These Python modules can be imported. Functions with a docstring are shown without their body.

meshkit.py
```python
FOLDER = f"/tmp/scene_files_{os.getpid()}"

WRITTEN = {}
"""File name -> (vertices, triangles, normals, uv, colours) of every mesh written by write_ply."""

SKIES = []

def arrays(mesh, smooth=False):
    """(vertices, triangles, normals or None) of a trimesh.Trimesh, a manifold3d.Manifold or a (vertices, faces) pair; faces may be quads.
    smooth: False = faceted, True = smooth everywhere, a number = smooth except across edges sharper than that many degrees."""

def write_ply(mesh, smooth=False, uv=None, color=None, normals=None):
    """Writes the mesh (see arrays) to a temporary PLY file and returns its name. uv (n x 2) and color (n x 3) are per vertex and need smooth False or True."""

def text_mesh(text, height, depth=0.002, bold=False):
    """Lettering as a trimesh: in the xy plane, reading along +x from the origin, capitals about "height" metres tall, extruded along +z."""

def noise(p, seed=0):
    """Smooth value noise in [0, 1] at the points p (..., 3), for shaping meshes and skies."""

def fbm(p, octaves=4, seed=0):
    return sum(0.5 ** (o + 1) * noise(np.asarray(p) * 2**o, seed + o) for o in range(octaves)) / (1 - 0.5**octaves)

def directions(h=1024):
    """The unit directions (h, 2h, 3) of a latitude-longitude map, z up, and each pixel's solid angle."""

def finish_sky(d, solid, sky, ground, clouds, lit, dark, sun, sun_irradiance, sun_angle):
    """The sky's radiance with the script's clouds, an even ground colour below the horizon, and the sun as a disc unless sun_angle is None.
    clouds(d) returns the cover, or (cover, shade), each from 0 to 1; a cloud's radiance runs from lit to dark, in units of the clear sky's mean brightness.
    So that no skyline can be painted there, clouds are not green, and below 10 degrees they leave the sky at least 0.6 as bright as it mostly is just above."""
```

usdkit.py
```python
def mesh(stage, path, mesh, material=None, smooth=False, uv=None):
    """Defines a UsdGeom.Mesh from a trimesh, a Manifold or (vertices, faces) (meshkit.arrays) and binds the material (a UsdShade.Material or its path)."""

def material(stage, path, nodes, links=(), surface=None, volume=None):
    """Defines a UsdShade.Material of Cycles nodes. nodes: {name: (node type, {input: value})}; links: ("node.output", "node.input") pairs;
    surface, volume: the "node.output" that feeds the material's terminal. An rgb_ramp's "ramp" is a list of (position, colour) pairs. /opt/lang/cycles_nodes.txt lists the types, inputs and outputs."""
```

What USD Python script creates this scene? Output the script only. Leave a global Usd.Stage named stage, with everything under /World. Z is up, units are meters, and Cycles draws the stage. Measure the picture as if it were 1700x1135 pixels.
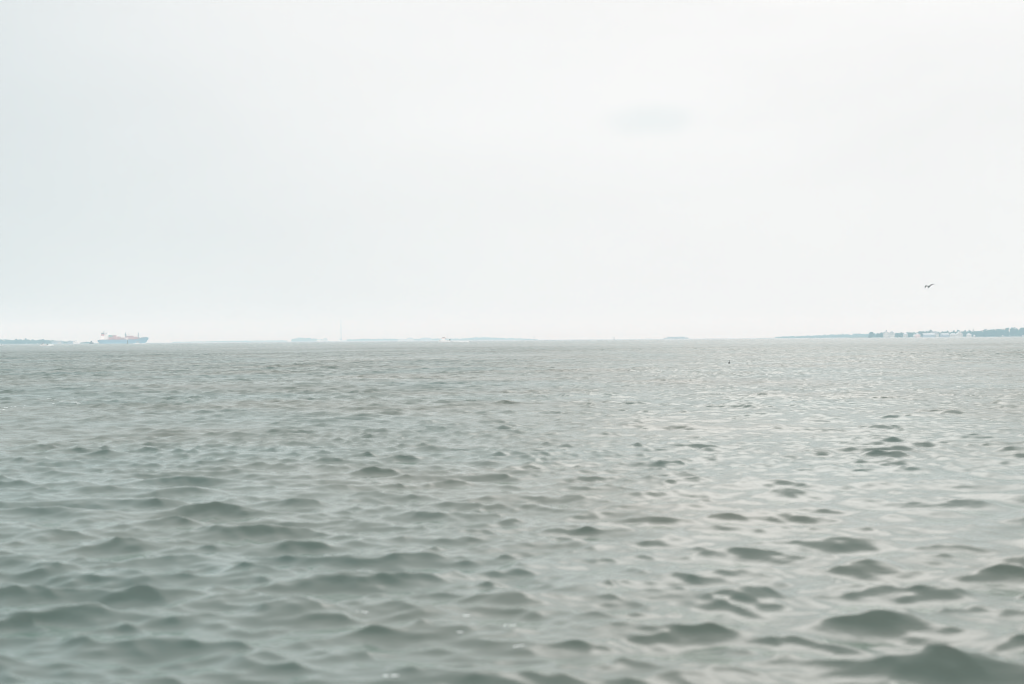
import math
import numpy as np
import trimesh
import manifold3d as m3
import usdkit
import meshkit
from pxr import Usd, UsdGeom, UsdLux, UsdShade, Gf, Sdf, Vt

stage = Usd.Stage.CreateInMemory()
UsdGeom.SetStageUpAxis(stage, "Z")
UsdGeom.SetStageMetersPerUnit(stage, 1.0)
UsdGeom.Xform.Define(stage, "/World")
rng = np.random.default_rng(7)

# ------------------------------------------------------------------ camera
EYE = 2.5                       # metres above the mean water level
FOCAL = 50.0                    # 36 mm wide picture
ROLL = math.atan(0.0077)
PITCH = math.atan(3.94 / 2361.0)
cam = UsdGeom.Camera.Define(stage, "/World/camera")
fwd = np.array([0, math.cos(PITCH), -math.sin(PITCH)])
r0 = np.array([1.0, 0, 0]); u0 = np.cross(r0, fwd)
right = r0 * math.cos(ROLL) - u0 * math.sin(ROLL)
up = r0 * math.sin(ROLL) + u0 * math.cos(ROLL)
mat = np.eye(4); mat[0, :3] = right; mat[1, :3] = up; mat[2, :3] = -fwd; mat[3, :3] = (0, 0, EYE)
cam.AddTransformOp().Set(Gf.Matrix4d(*mat.ravel().tolist()))
cam.CreateHorizontalApertureAttr(36.0)
cam.CreateFocalLengthAttr(FOCAL)
cam.CreateFStopAttr(1.25)
cam.CreateFocusDistanceAttr(110.0)
cam.CreateExposureAttr(0.0)
cam.CreateClippingRangeAttr(Gf.Vec2f(0.05, 100000.0))

# ------------------------------------------------------------------ sky and veiled sun
SUN_AZ, SUN_EL = math.radians(150.0), math.radians(46.0)      # azimuth from +y towards +x
GLOW_AZ, GLOW_EL = math.radians(12.0), math.radians(27.0)       # where the cloud is thinnest
GLOW = np.array([math.sin(GLOW_AZ) * math.cos(GLOW_EL), math.cos(GLOW_AZ) * math.cos(GLOW_EL), math.sin(GLOW_EL)])
SUN = np.array([math.sin(SUN_AZ) * math.cos(SUN_EL), math.cos(SUN_AZ) * math.cos(SUN_EL), math.sin(SUN_EL)])
def lin(r, g, b):
    c = np.array([r, g, b]) / 255.0
    return tuple(np.where(c < 0.04045, c / 12.92, ((c + 0.055) / 1.055) ** 2.4))
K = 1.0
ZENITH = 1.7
CLOUD = [(0.0, (1.30, 1.31, 1.32)), (0.50, (1.06, 1.08, 1.09)), (0.78, (0.74, 0.78, 0.795)), (0.855, (0.64, 0.69, 0.70)), (0.876, (0.65, 0.71, 0.718)),  # first stops: unseen sky behind the camera, raised to brighten white boats and haze
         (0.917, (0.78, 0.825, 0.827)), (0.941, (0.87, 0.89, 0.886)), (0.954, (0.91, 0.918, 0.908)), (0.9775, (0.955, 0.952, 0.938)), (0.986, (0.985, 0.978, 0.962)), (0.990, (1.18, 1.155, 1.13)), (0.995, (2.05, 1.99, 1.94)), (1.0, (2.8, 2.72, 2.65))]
sky_mat = usdkit.material(stage, "/World/Looks/sky_air", {
    "tc": ("texture_coordinate", {}),
    "nrm": ("vector_math", {"math_type": "normalize"}),
    "dot": ("vector_math", {"math_type": "dot_product", "vector2": tuple(GLOW)}),
    "map": ("map_range", {"from_min": -1.0, "from_max": 1.0, "to_min": 0.0, "to_max": 1.0, "clamp": True}),
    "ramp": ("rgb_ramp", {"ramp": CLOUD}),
    "str": ("mapping", {"scale": (1.0, 1.0, 3.0)}),
    "noise": ("noise_texture", {"scale": 3.2, "detail": 5.0, "roughness": 0.5, "distortion": 0.4}),
    "nm": ("map_range", {"from_min": 0.25, "from_max": 0.75, "to_min": 0.95, "to_max": 1.03, "clamp": True}),
    # one thin, slightly bluer gap in the overcast
    "sub": ("vector_math", {"math_type": "subtract", "vector2": (0.1105, 0.9836, 0.1560)}),
    "scl": ("vector_math", {"math_type": "multiply", "vector2": (36.0, 0.0, 95.0)}),
    "wob": ("noise_texture", {"scale": 17.0, "detail": 6.0, "roughness": 0.6}),
    "gadd": ("vector_math", {"math_type": "add"}),
    "glen": ("vector_math", {"math_type": "length"}),
    "gmap": ("map_range", {"range_type": "smoothstep", "from_min": 0.5, "from_max": 1.6, "to_min": 0.0, "to_max": 1.0, "clamp": True}),
    "tint": ("mix_color", {"blend_type": "mix", "a": (0.925, 0.955, 0.96), "b": (1.0, 1.0, 1.0)}),
    "tm": ("vector_math", {"math_type": "multiply"}),
    # an overcast is brightest overhead
    "xyz": ("separate_xyz", {}),
    "zen": ("map_range", {"range_type": "smoothstep", "from_min": 0.16, "from_max": 0.95, "to_min": 1.0, "to_max": ZENITH, "clamp": True}),
    "zm": ("math", {"math_type": "multiply"}),
    "mul": ("vector_math", {"math_type": "scale"}),
    "ten": ("vector_math", {"math_type": "scale", "scale": 10.0 * K}),
    "sky": ("sky_texture", {"sky_type": "single_scattering", "sun_disc": False, "sun_elevation": SUN_EL, "sun_rotation": SUN_AZ}),
    "mix": ("mix_color", {"blend_type": "mix", "fac": 0.95}),
    "bg": ("background_shader", {"strength": 0.1}),
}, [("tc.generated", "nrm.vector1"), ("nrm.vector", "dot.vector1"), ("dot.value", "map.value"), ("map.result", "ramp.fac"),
    ("nrm.vector", "str.vector"), ("str.vector", "noise.vector"), ("noise.fac", "nm.value"),
    ("nrm.vector", "sub.vector1"), ("sub.vector", "scl.vector1"), ("nrm.vector", "wob.vector"), ("scl.vector", "gadd.vector1"), ("wob.color", "gadd.vector2"),
    ("gadd.vector", "glen.vector1"), ("glen.value", "gmap.value"), ("gmap.result", "tint.fac"), ("ramp.color", "tm.vector1"), ("tint.result", "tm.vector2"),
    ("nrm.vector", "xyz.vector"), ("xyz.z", "zen.value"), ("zen.result", "zm.value1"), ("nm.result", "zm.value2"), ("tm.vector", "mul.vector1"), ("zm.value", "mul.scale"), ("mul.vector", "ten.vector1"), ("sky.color", "mix.a"), ("ten.vector", "mix.b"),
    ("mix.result", "bg.color")], surface="bg.background")
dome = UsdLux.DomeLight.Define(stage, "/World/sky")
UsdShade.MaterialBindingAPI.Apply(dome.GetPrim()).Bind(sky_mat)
dome.GetPrim().SetCustomDataByKey("kind", "structure")
dome.GetPrim().SetCustomDataByKey("label", "pale overcast sky, brighter towards the right")

sun = UsdLux.DistantLight.Define(stage, "/World/sun")
sun.CreateIntensityAttr(0.4)
sun.CreateAngleAttr(40.0)
sun.CreateColorAttr(Gf.Vec3f(1.0, 0.97, 0.92))
sun.CreateNormalizeAttr(True)
sz = SUN; sx = np.cross([0, 0, 1.0], sz); sx /= np.linalg.norm(sx); sy = np.cross(sz, sx)
ms = np.eye(4); ms[0, :3] = sx; ms[1, :3] = sy; ms[2, :3] = sz
sun.AddTransformOp().Set(Gf.Matrix4d(*ms.ravel().tolist()))

# ------------------------------------------------------------------ helpers
USED = {}
def numbered(path):
    n = USED.get(path, -1) + 1
    USED[path] = n
    return path if n == 0 else f"{path}_{n:03d}"
def tag(prim, label=None, cat=None, group=None, kind=None):
    p = prim.GetPrim() if hasattr(prim, "GetPrim") else prim
    for k, v in (("label", label), ("category", cat), ("group", group), ("kind", kind)):
        if v:
            p.SetCustomDataByKey(k, v)
    return p
def thing(name, label, cat, loc=(0, 0, 0), rotz=0.0, group=None, kind=None):
    x = UsdGeom.Xform.Define(stage, numbered("/World/" + name))
    x.AddTranslateOp().Set(Gf.Vec3d(*map(float, loc)))
    x.AddRotateZOp().Set(float(rotz))
    return tag(x, label, cat, group, kind)
def part(parent, name, mesh, material, smooth=False, label=None, kind=None):
    base = "/World" if parent is None else str(parent.GetPath())
    m = usdkit.mesh(stage, numbered(base + "/" + name), mesh, material, smooth=smooth)
    return tag(m, label, None, None, kind)
def copy_of(src, loc, rotz, label, cat, group):
    name = src.GetName().rstrip("0123456789").rstrip("_")
    x = thing(name, label, cat, loc, rotz, group)
    x.GetReferences().AddInternalReference(src.GetPath())
    x.SetInstanceable(True)
    tag(x, label, cat, group)
    return x
def cat_(ms): return trimesh.util.concatenate(ms)
def box(x0, x1, y0, y1, z0, z1):
    return trimesh.creation.box(bounds=[[x0, y0, z0], [x1, y1, z1]])
def cyl(p, q, r, n=10, r2=None):
    p, q = np.array(p, float), np.array(q, float)
    a = q - p; L = np.linalg.norm(a); a /= L
    b = np.cross(a, [0, 0, 1.0] if abs(a[2]) < 0.9 else [1.0, 0, 0]); b /= np.linalg.norm(b); c = np.cross(a, b)
    t = np.arange(n) * 2 * np.pi / n
    ring = np.cos(t)[:, None] * b + np.sin(t)[:, None] * c
    v = np.vstack([p + ring * r, q + ring * (r if r2 is None else r2), [p], [q]])
    i = np.arange(n); j = (i + 1) % n
    f = np.vstack([np.c_[i, j, j + n], np.c_[i, j + n, i + n], np.c_[j, i, np.full(n, 2 * n)], np.c_[i + n, j + n, np.full(n, 2 * n + 1)]])
    m = trimesh.Trimesh(v, f, process=False)
    if m.volume < 0: m.invert()
    return m
def prism(poly, y0, y1):
    """poly in xz, extruded along y"""
    from shapely.geometry import Polygon
    m = trimesh.creation.extrude_polygon(Polygon(poly), y1 - y0)
    m.apply_transform(trimesh.transformations.rotation_matrix(np.pi / 2, [1, 0, 0]))
    m.apply_translation([0, y1, 0])
    return m
def bevel(x0, x1, y0, y1, z0, z1, r):
    b = m3.Manifold.batch_hull([m3.Manifold.cube((x1 - x0 - 2 * a, y1 - y0 - 2 * c, z1 - z0 - 2 * d)).translate((x0 + a, y0 + c, z0 + d)) for a, c, d in ((r, r, 0), (r, 0, r), (0, r, r))])
    m = b.to_mesh(); return trimesh.Trimesh(m.vert_properties[:, :3], m.tri_verts, process=False)
def loft(sections):
    """closed rings of equal point count, capped at both ends"""
    n = len(sections[0]); v = np.vstack(sections); f = []
    for s in range(len(sections) - 1):
        i = np.arange(n); j = (i + 1) % n; a, b = s * n, (s + 1) * n
        f += [np.c_[a + i, a + j, b + j], np.c_[a + i, b + j, b + i]]
    for s, flip in ((0, True), (len(sections) - 1, False)):
        c = len(v); v = np.vstack([v, sections[s].mean(0)]); i = np.arange(n); j = (i + 1) % n
        t = np.c_[s * n + i, s * n + j, np.full(n, c)]
        f.append(t[:, ::-1] if flip else t)
    m = trimesh.Trimesh(v, np.vstack(f), process=False)
    if m.volume < 0: m.invert()
    return m

F17 = 2361.0
def far(d):
    """how far off the shores lie"""
    return d + (1200 if 2960 < d < 3250 else 900 if 4050 < d < 4300 else 900 if 5300 < d < 5700 else 1500 if d > 7900 else 0)
def skyline(px): return 561.1 + (1170.0 - px) * 0.0077
def across(px, d): return (px - 850.0) / F17 * d
def height(px, y, d): return EYE + (skyline(px) - y) / F17 * d

# ------------------------------------------------------------------ materials
def plain(name, color, rough=0.6, vary=0.12, scale=0.6, **kw):
    c = np.array(color)
    return usdkit.material(stage, "/World/Looks/" + name, {
        "g": ("geometry", {}), "n": ("noise_texture", {"scale": scale, "detail": 4.0}),
        "r": ("rgb_ramp", {"ramp": [(0.3, tuple(c * (1 - vary))), (0.7, tuple(np.minimum(c * (1 + vary), 0.92)))]}),
        "p": ("principled_bsdf", {"roughness": rough, **kw})},
        [("g.position", "n.vector"), ("n.fac", "r.fac"), ("r.color", "p.base_color")], surface="p.BSDF")
def foliage(name, dark, light, scale=0.25):
    return usdkit.material(stage, "/World/Looks/" + name, {
        "g": ("geometry", {}), "n": ("noise_texture", {"scale": scale, "detail": 3.0}),
        "r": ("rgb_ramp", {"ramp": [(0.35, dark), (0.65, light)]}),
        "d": ("diffuse_bsdf", {}), "t": ("translucent_bsdf", {}), "m": ("mix_closure", {"fac": 0.25})},
        [("g.position", "n.vector"), ("n.fac", "r.fac"), ("r.color", "d.color"), ("r.color", "t.color"), ("d.BSDF", "m.closure1"), ("t.BSDF", "m.closure2")], surface="m.closure")
M = {}
M["water"] = usdkit.material(stage, "/World/Looks/sea_water", {
    "g": ("geometry", {}),
    "n0": ("noise_texture", {"scale": 0.07, "detail": 3.0}),
    "r": ("rgb_ramp", {"ramp": [(0.35, (0.037, 0.068, 0.059)), (0.65, (0.056, 0.067, 0.051))]}),
    "map": ("mapping", {"scale": (1.0, 1.7, 1.0)}),
    "n1": ("noise_texture", {"scale": 4.5, "detail": 5.0, "roughness": 0.6, "distortion": 0.5}),
    "b": ("bump", {"strength": 0.3, "distance": 0.02}),
    "at": ("attribute", {"attribute": "ripple"}),
    "mp2": ("mapping", {"scale": (0.035, 0.09, 1.0)}),
    "n2": ("noise_texture", {"scale": 1.0, "detail": 3.0}),
    "mr": ("map_range", {"from_min": 0.3, "from_max": 0.7, "to_min": 0.75, "to_max": 1.2, "clamp": True}),
    "mu": ("math", {"math_type": "multiply"}),
    "p": ("principled_bsdf", {"ior": 1.45})},
    [("g.position", "n0.vector"), ("n0.fac", "r.fac"), ("r.color", "p.base_color"), ("g.position", "map.vector"), ("map.vector", "n1.vector"),
     ("n1.fac", "b.height"), ("b.normal", "p.normal"), ("g.position", "mp2.vector"), ("mp2.vector", "n2.vector"), ("n2.fac", "mr.value"), ("at.fac", "mu.value1"), ("mr.result", "mu.value2"), ("mu.value", "p.roughness")], surface="p.BSDF")
M["foam"] = plain("white_foam", (0.72, 0.75, 0.74), 0.9, 0.06, 6.0)
M["blue_hull"] = plain("blue_hull_paint", (0.12, 0.24, 0.35), 0.5, 0.12, 0.15)
M["red_hull"] = plain("red_boot_paint", (0.22, 0.05, 0.04), 0.6, 0.12, 0.2)
M["deck_red"] = plain("deck_red_paint", (0.26, 0.07, 0.05), 0.7, 0.15, 0.3)
M["white"] = plain("white_paint", (0.84, 0.84, 0.83), 0.45, 0.05, 0.4)
M["white_gel"] = plain("white_gelcoat", (0.87, 0.87, 0.86), 0.25, 0.03, 1.0)
M["glass"] = plain("dark_window_glass", (0.03, 0.04, 0.045), 0.1, 0.1, 1.0)
M["cont_red"] = plain("container_red", (0.44, 0.12, 0.10), 0.6, 0.2, 0.3)
M["cont_brown"] = plain("container_brown", (0.36, 0.15, 0.12), 0.6, 0.2, 0.3)
M["cont_green"] = plain("container_green", (0.06, 0.20, 0.13), 0.6, 0.2, 0.3)
M["cont_white"] = plain("container_white", (0.62, 0.61, 0.58), 0.6, 0.1, 0.3)
M["steel"] = plain("grey_steel", (0.22, 0.23, 0.23), 0.5, 0.12, 0.5)
M["dark_steel"] = plain("dark_steel", (0.06, 0.065, 0.07), 0.5, 0.15, 0.5)
M["buff"] = plain("crane_buff", (0.42, 0.33, 0.25), 0.6, 0.1, 0.4)
M["black"] = plain("black_plastic", (0.02, 0.02, 0.022), 0.4, 0.15, 4.0)
M["canvas"] = plain("brown_canvas", (0.30, 0.17, 0.14), 0.9, 0.12, 2.0)
M["cloth_dark"] = plain("dark_clothing", (0.02, 0.025, 0.035), 0.9, 0.2, 5.0)
M["skin"] = plain("skin", (0.42, 0.26, 0.19), 0.6, 0.06, 8.0)
M["hair"] = plain("dark_hair", (0.03, 0.02, 0.015), 0.7, 0.2, 20.0)
M["timber"] = plain("weathered_timber", (0.14, 0.12, 0.10), 0.85, 0.25, 1.2)
M["pale_wall"] = plain("pale_clapboard", (0.50, 0.49, 0.46), 0.7, 0.06, 0.3)
M["pink_wall"] = plain("pink_stucco", (0.62, 0.42, 0.38), 0.75, 0.07, 0.3)
M["blue_wall"] = plain("blue_grey_siding", (0.24, 0.29, 0.36), 0.7, 0.08, 0.3)
M["grey_roof"] = plain("grey_shingle", (0.17, 0.17, 0.175), 0.85, 0.15, 0.4)
M["pale_roof"] = plain("pale_metal_roof", (0.46, 0.49, 0.52), 0.4, 0.06, 0.3)
M["red_roof"] = plain("rust_roof", (0.30, 0.15, 0.12), 0.8, 0.15, 0.4)
M["brick"] = plain("weathered_brick", (0.24, 0.20, 0.19), 0.9, 0.2, 0.25)
M["sand"] = plain("shore_sand", (0.36, 0.33, 0.27), 0.95, 0.15, 0.08)
M["marsh"] = plain("marsh_ground", (0.10, 0.115, 0.06), 0.95, 0.25, 0.06)
M["rock"] = plain("rip_rap_rock", (0.16, 0.155, 0.145), 0.9, 0.25, 0.5)
M["bark"] = plain("bark", (0.07, 0.055, 0.04), 0.9, 0.25, 1.5)
M["leaf"] = foliage("leaves_green", (0.022, 0.045, 0.016), (0.055, 0.09, 0.032))
M["leaf_b"] = foliage("leaves_olive", (0.030, 0.045, 0.018), (0.075, 0.095, 0.040))
M["feather"] = plain("grey_feathers", (0.05, 0.05, 0.05), 0.8, 0.25, 9.0)
M["feather_dark"] = plain("dark_wing_feathers", (0.025, 0.025, 0.027), 0.8, 0.2, 9.0)

# ------------------------------------------------------------------ the sea
# random short-crested wind sea: a sum of trochoidal waves
NW = 244
w_len = np.concatenate([np.linspace(9.0, 5.4, 14), 0.2 * (5.2 / 0.2) ** np.sort(rng.random(NW - 14))[::-1]])
k = 2 * np.pi / w_len
spread = np.radians(15 + 34 * np.clip(np.log(5.2 / w_len) / np.log(5.2 / 0.2), -0.4, 1))
ang = np.radians(-97.0) + rng.normal(0, 1, NW) * spread
kx, ky = k * np.cos(ang), k * np.sin(ang)
env = 0.30 * np.exp(-((np.log(w_len / 1.6)) / 0.6) ** 2) + np.where(w_len < 1.6, np.where(w_len > 0.4, 1.15, 1.15 * (w_len / 0.4) ** 0.15), 0.0) + np.where(w_len > 5.3, 0.17, 0.0)
slope = env * (0.6 + 0.8 * rng.random(NW))
SLOPE_RMS = 0.182
slope *= SLOPE_RMS / math.sqrt((slope ** 2).sum() / 2)
amp = slope / k
phase = rng.random(NW) * 2 * np.pi
CHOP = 0.85
def gust(x, y):
    g = np.sin(x * 0.043 + y * 0.016 + 1.0) + np.sin(-x * 0.026 + y * 0.037 + 2.4) + np.sin(x * 0.11 - y * 0.061 + 0.3) * 0.7 + np.sin(x * 0.067 + y * 0.127) * 0.6
    return np.clip(1.0 + 0.2 * g, 0.35, 1.35).astype(np.float32)
def lanes(x, y):
    """rippled and calmer lanes for the short waves"""
    g = np.sin(x * 0.21 + y * 0.05 + 0.6) + np.sin(-x * 0.13 + y * 0.17 + 2.0) + np.sin(x * 0.37 - y * 0.29 + 1.3) + np.sin(x * 0.055 + y * 0.31 + 4.0)
    return np.clip(0.98 + 0.2 * g, 0.35, 1.6).astype(np.float32)
def seen(i, spacing): return np.clip((w_len[i] / spacing - 1.7) / 1.1, 0, 1)
def sea(x, y, spacing):
    """displacement (dx, dy, dz) of the water at the rest points x, y (2-D, rows share a spacing)"""
    x = x.astype(np.float32); y = y.astype(np.float32); total = None
    for first, last, mod in ((0, int((w_len > 0.8).sum()), gust), (int((w_len > 0.8).sum()), NW, lanes)):
        d = [np.zeros_like(x) for _ in range(3)]
        for i in range(first, last):
            w = seen(i, spacing).astype(np.float32)
            n = np.nonzero(w)[0]
            if not len(n): continue
            a, b = n[0], n[-1] + 1
            th = np.float32(kx[i]) * x[a:b] + np.float32(ky[i]) * y[a:b] + np.float32(phase[i])
            s, c = np.sin(th), np.cos(th) * (w[a:b, None] * np.float32(amp[i]))
            s *= w[a:b, None] * np.float32(amp[i] * CHOP)
            d[2][a:b] += c
            d[0][a:b] -= s * np.float32(kx[i] / k[i]); d[1][a:b] -= s * np.float32(ky[i] / k[i])
        g = mod(x, y)
        # narrower crests over broader, flatter troughs
        sk = np.float32(0.3 if first == 0 else 0.75); sg = np.float32(np.sqrt((amp[first:last] ** 2).sum() / 2)); hn = sk * d[2] / sg
        crest = 2 / (1 + np.exp(-hn))
        d[0], d[1] = d[0] * crest, d[1] * crest
        d[2] = (np.logaddexp(0, hn) - np.float32(0.69 + 0.1 * sk * sk)) * (2 * sg / sk)
        d = [q * g for q in d]
        total = d if total is None else [p + q for p, q in zip(total, d)]
    return total
rows = [2.0]
while rows[-1] < 11600.0:
    r = rows[-1]
    rows.append(r + (0.10 if r < 5 else 0.0035 * r if r < 80 else 0.28 if r < 330 else 0.28 + (r - 330) * 0.0016 if r < 1400 else r * 0.05))
rows = np.array(rows)
FINE = math.radians(22.5)
az_f = np.arange(-FINE, FINE, 0.0015)
az_c = np.linspace(FINE, 2 * math.pi - FINE, 66)[:-1]
az = np.concatenate([az_f, az_c])
R, A = np.meshgrid(rows, az, indexing="ij")
X, Y = R * np.sin(A), R * np.cos(A)
nf = len(az_f)
dx, dy, dz = sea(X[:, :nf], Y[:, :nf], np.gradient(rows))
edge = np.clip((FINE - np.abs(az_f)) / math.radians(1.5), 0, 1).astype(np.float32)
V = np.zeros((len(rows), len(az), 3), np.float32)
V[..., 0], V[..., 1] = X, Y
V[:, :nf, 0] += dx * edge; V[:, :nf, 1] += dy * edge; V[:, :nf, 2] += dz * edge
# the facets of waves finer than the mesh still lean every way at its points
lean = np.zeros((2, len(rows), nf), np.float32); spc = np.gradient(rows)
for i in range(NW):
    w = (1 - seen(i, spc)).astype(np.float32); n = np.nonzero((w > 0) & (rows < 6000))[0]
    if not len(n): continue
    a, b = n[0], n[-1] + 1
    q = np.sin(np.float32(kx[i]) * X[a:b, :nf].astype(np.float32) + np.float32(ky[i]) * Y[a:b, :nf].astype(np.float32) + np.float32(phase[i])) * (w[a:b, None] * np.float32(amp[i]))
    lean[0][a:b] += q * np.float32(kx[i]); lean[1][a:b] += q * np.float32(ky[i])
du = np.roll(V, -1, 1) - np.roll(V, 1, 1)
dv = np.gradient(V, axis=0)
NRM = np.cross(du, dv); NRM /= np.linalg.norm(NRM, axis=2, keepdims=True) + 1e-20
if NRM[..., 2].mean() < 0: NRM = -NRM
NRM[:, :nf, 0] += 1.0 * lean[0] * edge; NRM[:, :nf, 1] += 1.0 * lean[1] * edge
NRM /= np.linalg.norm(NRM, axis=2, keepdims=True)
nr, nc = len(rows), len(az)
I, J = np.meshgrid(np.arange(nr - 1), np.arange(nc), indexing="ij")
J2 = (J + 1) % nc
quads = np.stack([I * nc + J, I * nc + J2, (I + 1) * nc + J2, (I + 1) * nc + J], -1).reshape(-1, 4)
ctr = nr * nc
j = np.arange(nc)
tris = np.c_[(j + 1) % nc, j, np.full(nc, ctr)]
sea_mesh = UsdGeom.Mesh.Define(stage, "/World/water")
sea_mesh.CreatePointsAttr(Vt.Vec3fArray.FromNumpy(np.vstack([V.reshape(-1, 3), [[0, 0, 0]]]).astype(np.float32)))
sea_mesh.CreateFaceVertexCountsAttr(Vt.IntArray.FromNumpy(np.concatenate([np.full(len(quads), 4), np.full(len(tris), 3)]).astype(np.int32)))
sea_mesh.CreateFaceVertexIndicesAttr(Vt.IntArray.FromNumpy(np.concatenate([quads.ravel(), tris.ravel()]).astype(np.int32)))
sea_mesh.CreateNormalsAttr(Vt.Vec3fArray.FromNumpy(np.vstack([NRM.reshape(-1, 3), [[0, 0, 1]]]).astype(np.float32)))
sea_mesh.SetNormalsInterpolation("vertex")
sea_mesh.CreateSubdivisionSchemeAttr("none")
# slopes too fine for the mesh at a place go into the roughness of the surface there
spc = np.gradient(rows)
fine = sum((1 - seen(i, spc) ** 2) * slope[i] ** 2 / 2 for i in range(NW)) * 0.085 + 0.012 ** 2
ripple = np.repeat(np.sqrt(np.sqrt(fine)), nc)
UsdGeom.PrimvarsAPI(sea_mesh).CreatePrimvar("ripple", Sdf.ValueTypeNames.FloatArray, "vertex").Set(Vt.FloatArray.FromNumpy(np.append(ripple, 0.15).astype(np.float32)))
UsdShade.MaterialBindingAPI.Apply(sea_mesh.GetPrim()).Bind(M["water"])
tag(sea_mesh, "choppy grey-green harbour water reaching to the horizon", None, None, "structure")
del V, NRM, X, Y, R, A, I, J, J2, du, dv

# ------------------------------------------------------------------ haze: one closed box of thin pale air
haze_mat = usdkit.material(stage, "/World/Looks/haze_air", {
    "v": ("principled_volume", {"color": (0.54, 0.86, 1.0), "absorption_color": (1.0, 1.0, 1.0), "density": 0.00021, "anisotropy": 0.2})}, volume="v.volume")
hz = usdkit.mesh(stage, "/World/haze", box(-12500, 12500, -12500, 12500, -2.5, 170), haze_mat)
tag(hz, "thin pale sea haze over the water", None, None, "stuff")

# ------------------------------------------------------------------ land
def land(name, label, d, px0, px1, depth, top, material, seed, lip=0.0):
    """a low strip of land: a humped sheet with soft ragged edges, sunk at its rim"""
    g = np.random.default_rng(seed); d = far(d)
    x0, x1 = across(px0, d), across(px1, d)
    n = max(12, int((x1 - x0) / 25)); xs = np.linspace(x0, x1, n); ts = np.linspace(0, 1, 9)
    P = np.zeros((n, 9, 3))
    for i, x in enumerate(xs):
        e = min(1.0, (i + 0.0) / (n * 0.06 + 1), (n - 1 - i) / (n * 0.06 + 1))
        shift = g.normal(0, depth * 0.02)
        for q, t in enumerate(ts):
            h = -0.9 + (top + 0.9) * min(1.0, 4.5 * t, 4.5 * (1 - t)) * min(1.0, e + 0.02) + (g.normal(0, 0.12) if 0 < q < 8 else 0)
            P[i, q] = (x, d + shift + t * depth, h)
    v = P.reshape(-1, 3); f = []
    for i in range(n - 1):
        for q in range(8):
            a = i * 9 + q
            f.append([a, a + 9, a + 10, a + 1])
    m = usdkit.mesh(stage, numbered("/World/" + name), (v, np.array(f)), material, smooth=True)
    tag(m, label, None, None, "structure")
    return m
land("headland", "low wooded headland along the right horizon", 3000, 1425, 1990, 420, 1.6, M["marsh"], 1)
land("low_shore", "faint low point tapering out left of the headland", 5400, 1262, 1520, 500, 1.4, M["marsh"], 2)
land("near_shore", "low shore along the left edge behind the small boats", 4100, -160, 158, 420, 1.5, M["marsh"], 3)
land("far_shore", "very faint far shore across the middle of the horizon", 8000, 268, 902, 700, 1.8, M["sand"], 4)
land("islet", "tiny pale smudge of an islet left of the fort", 9000, 1071, 1084, 60, 4.5, M["sand"], 5)

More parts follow.
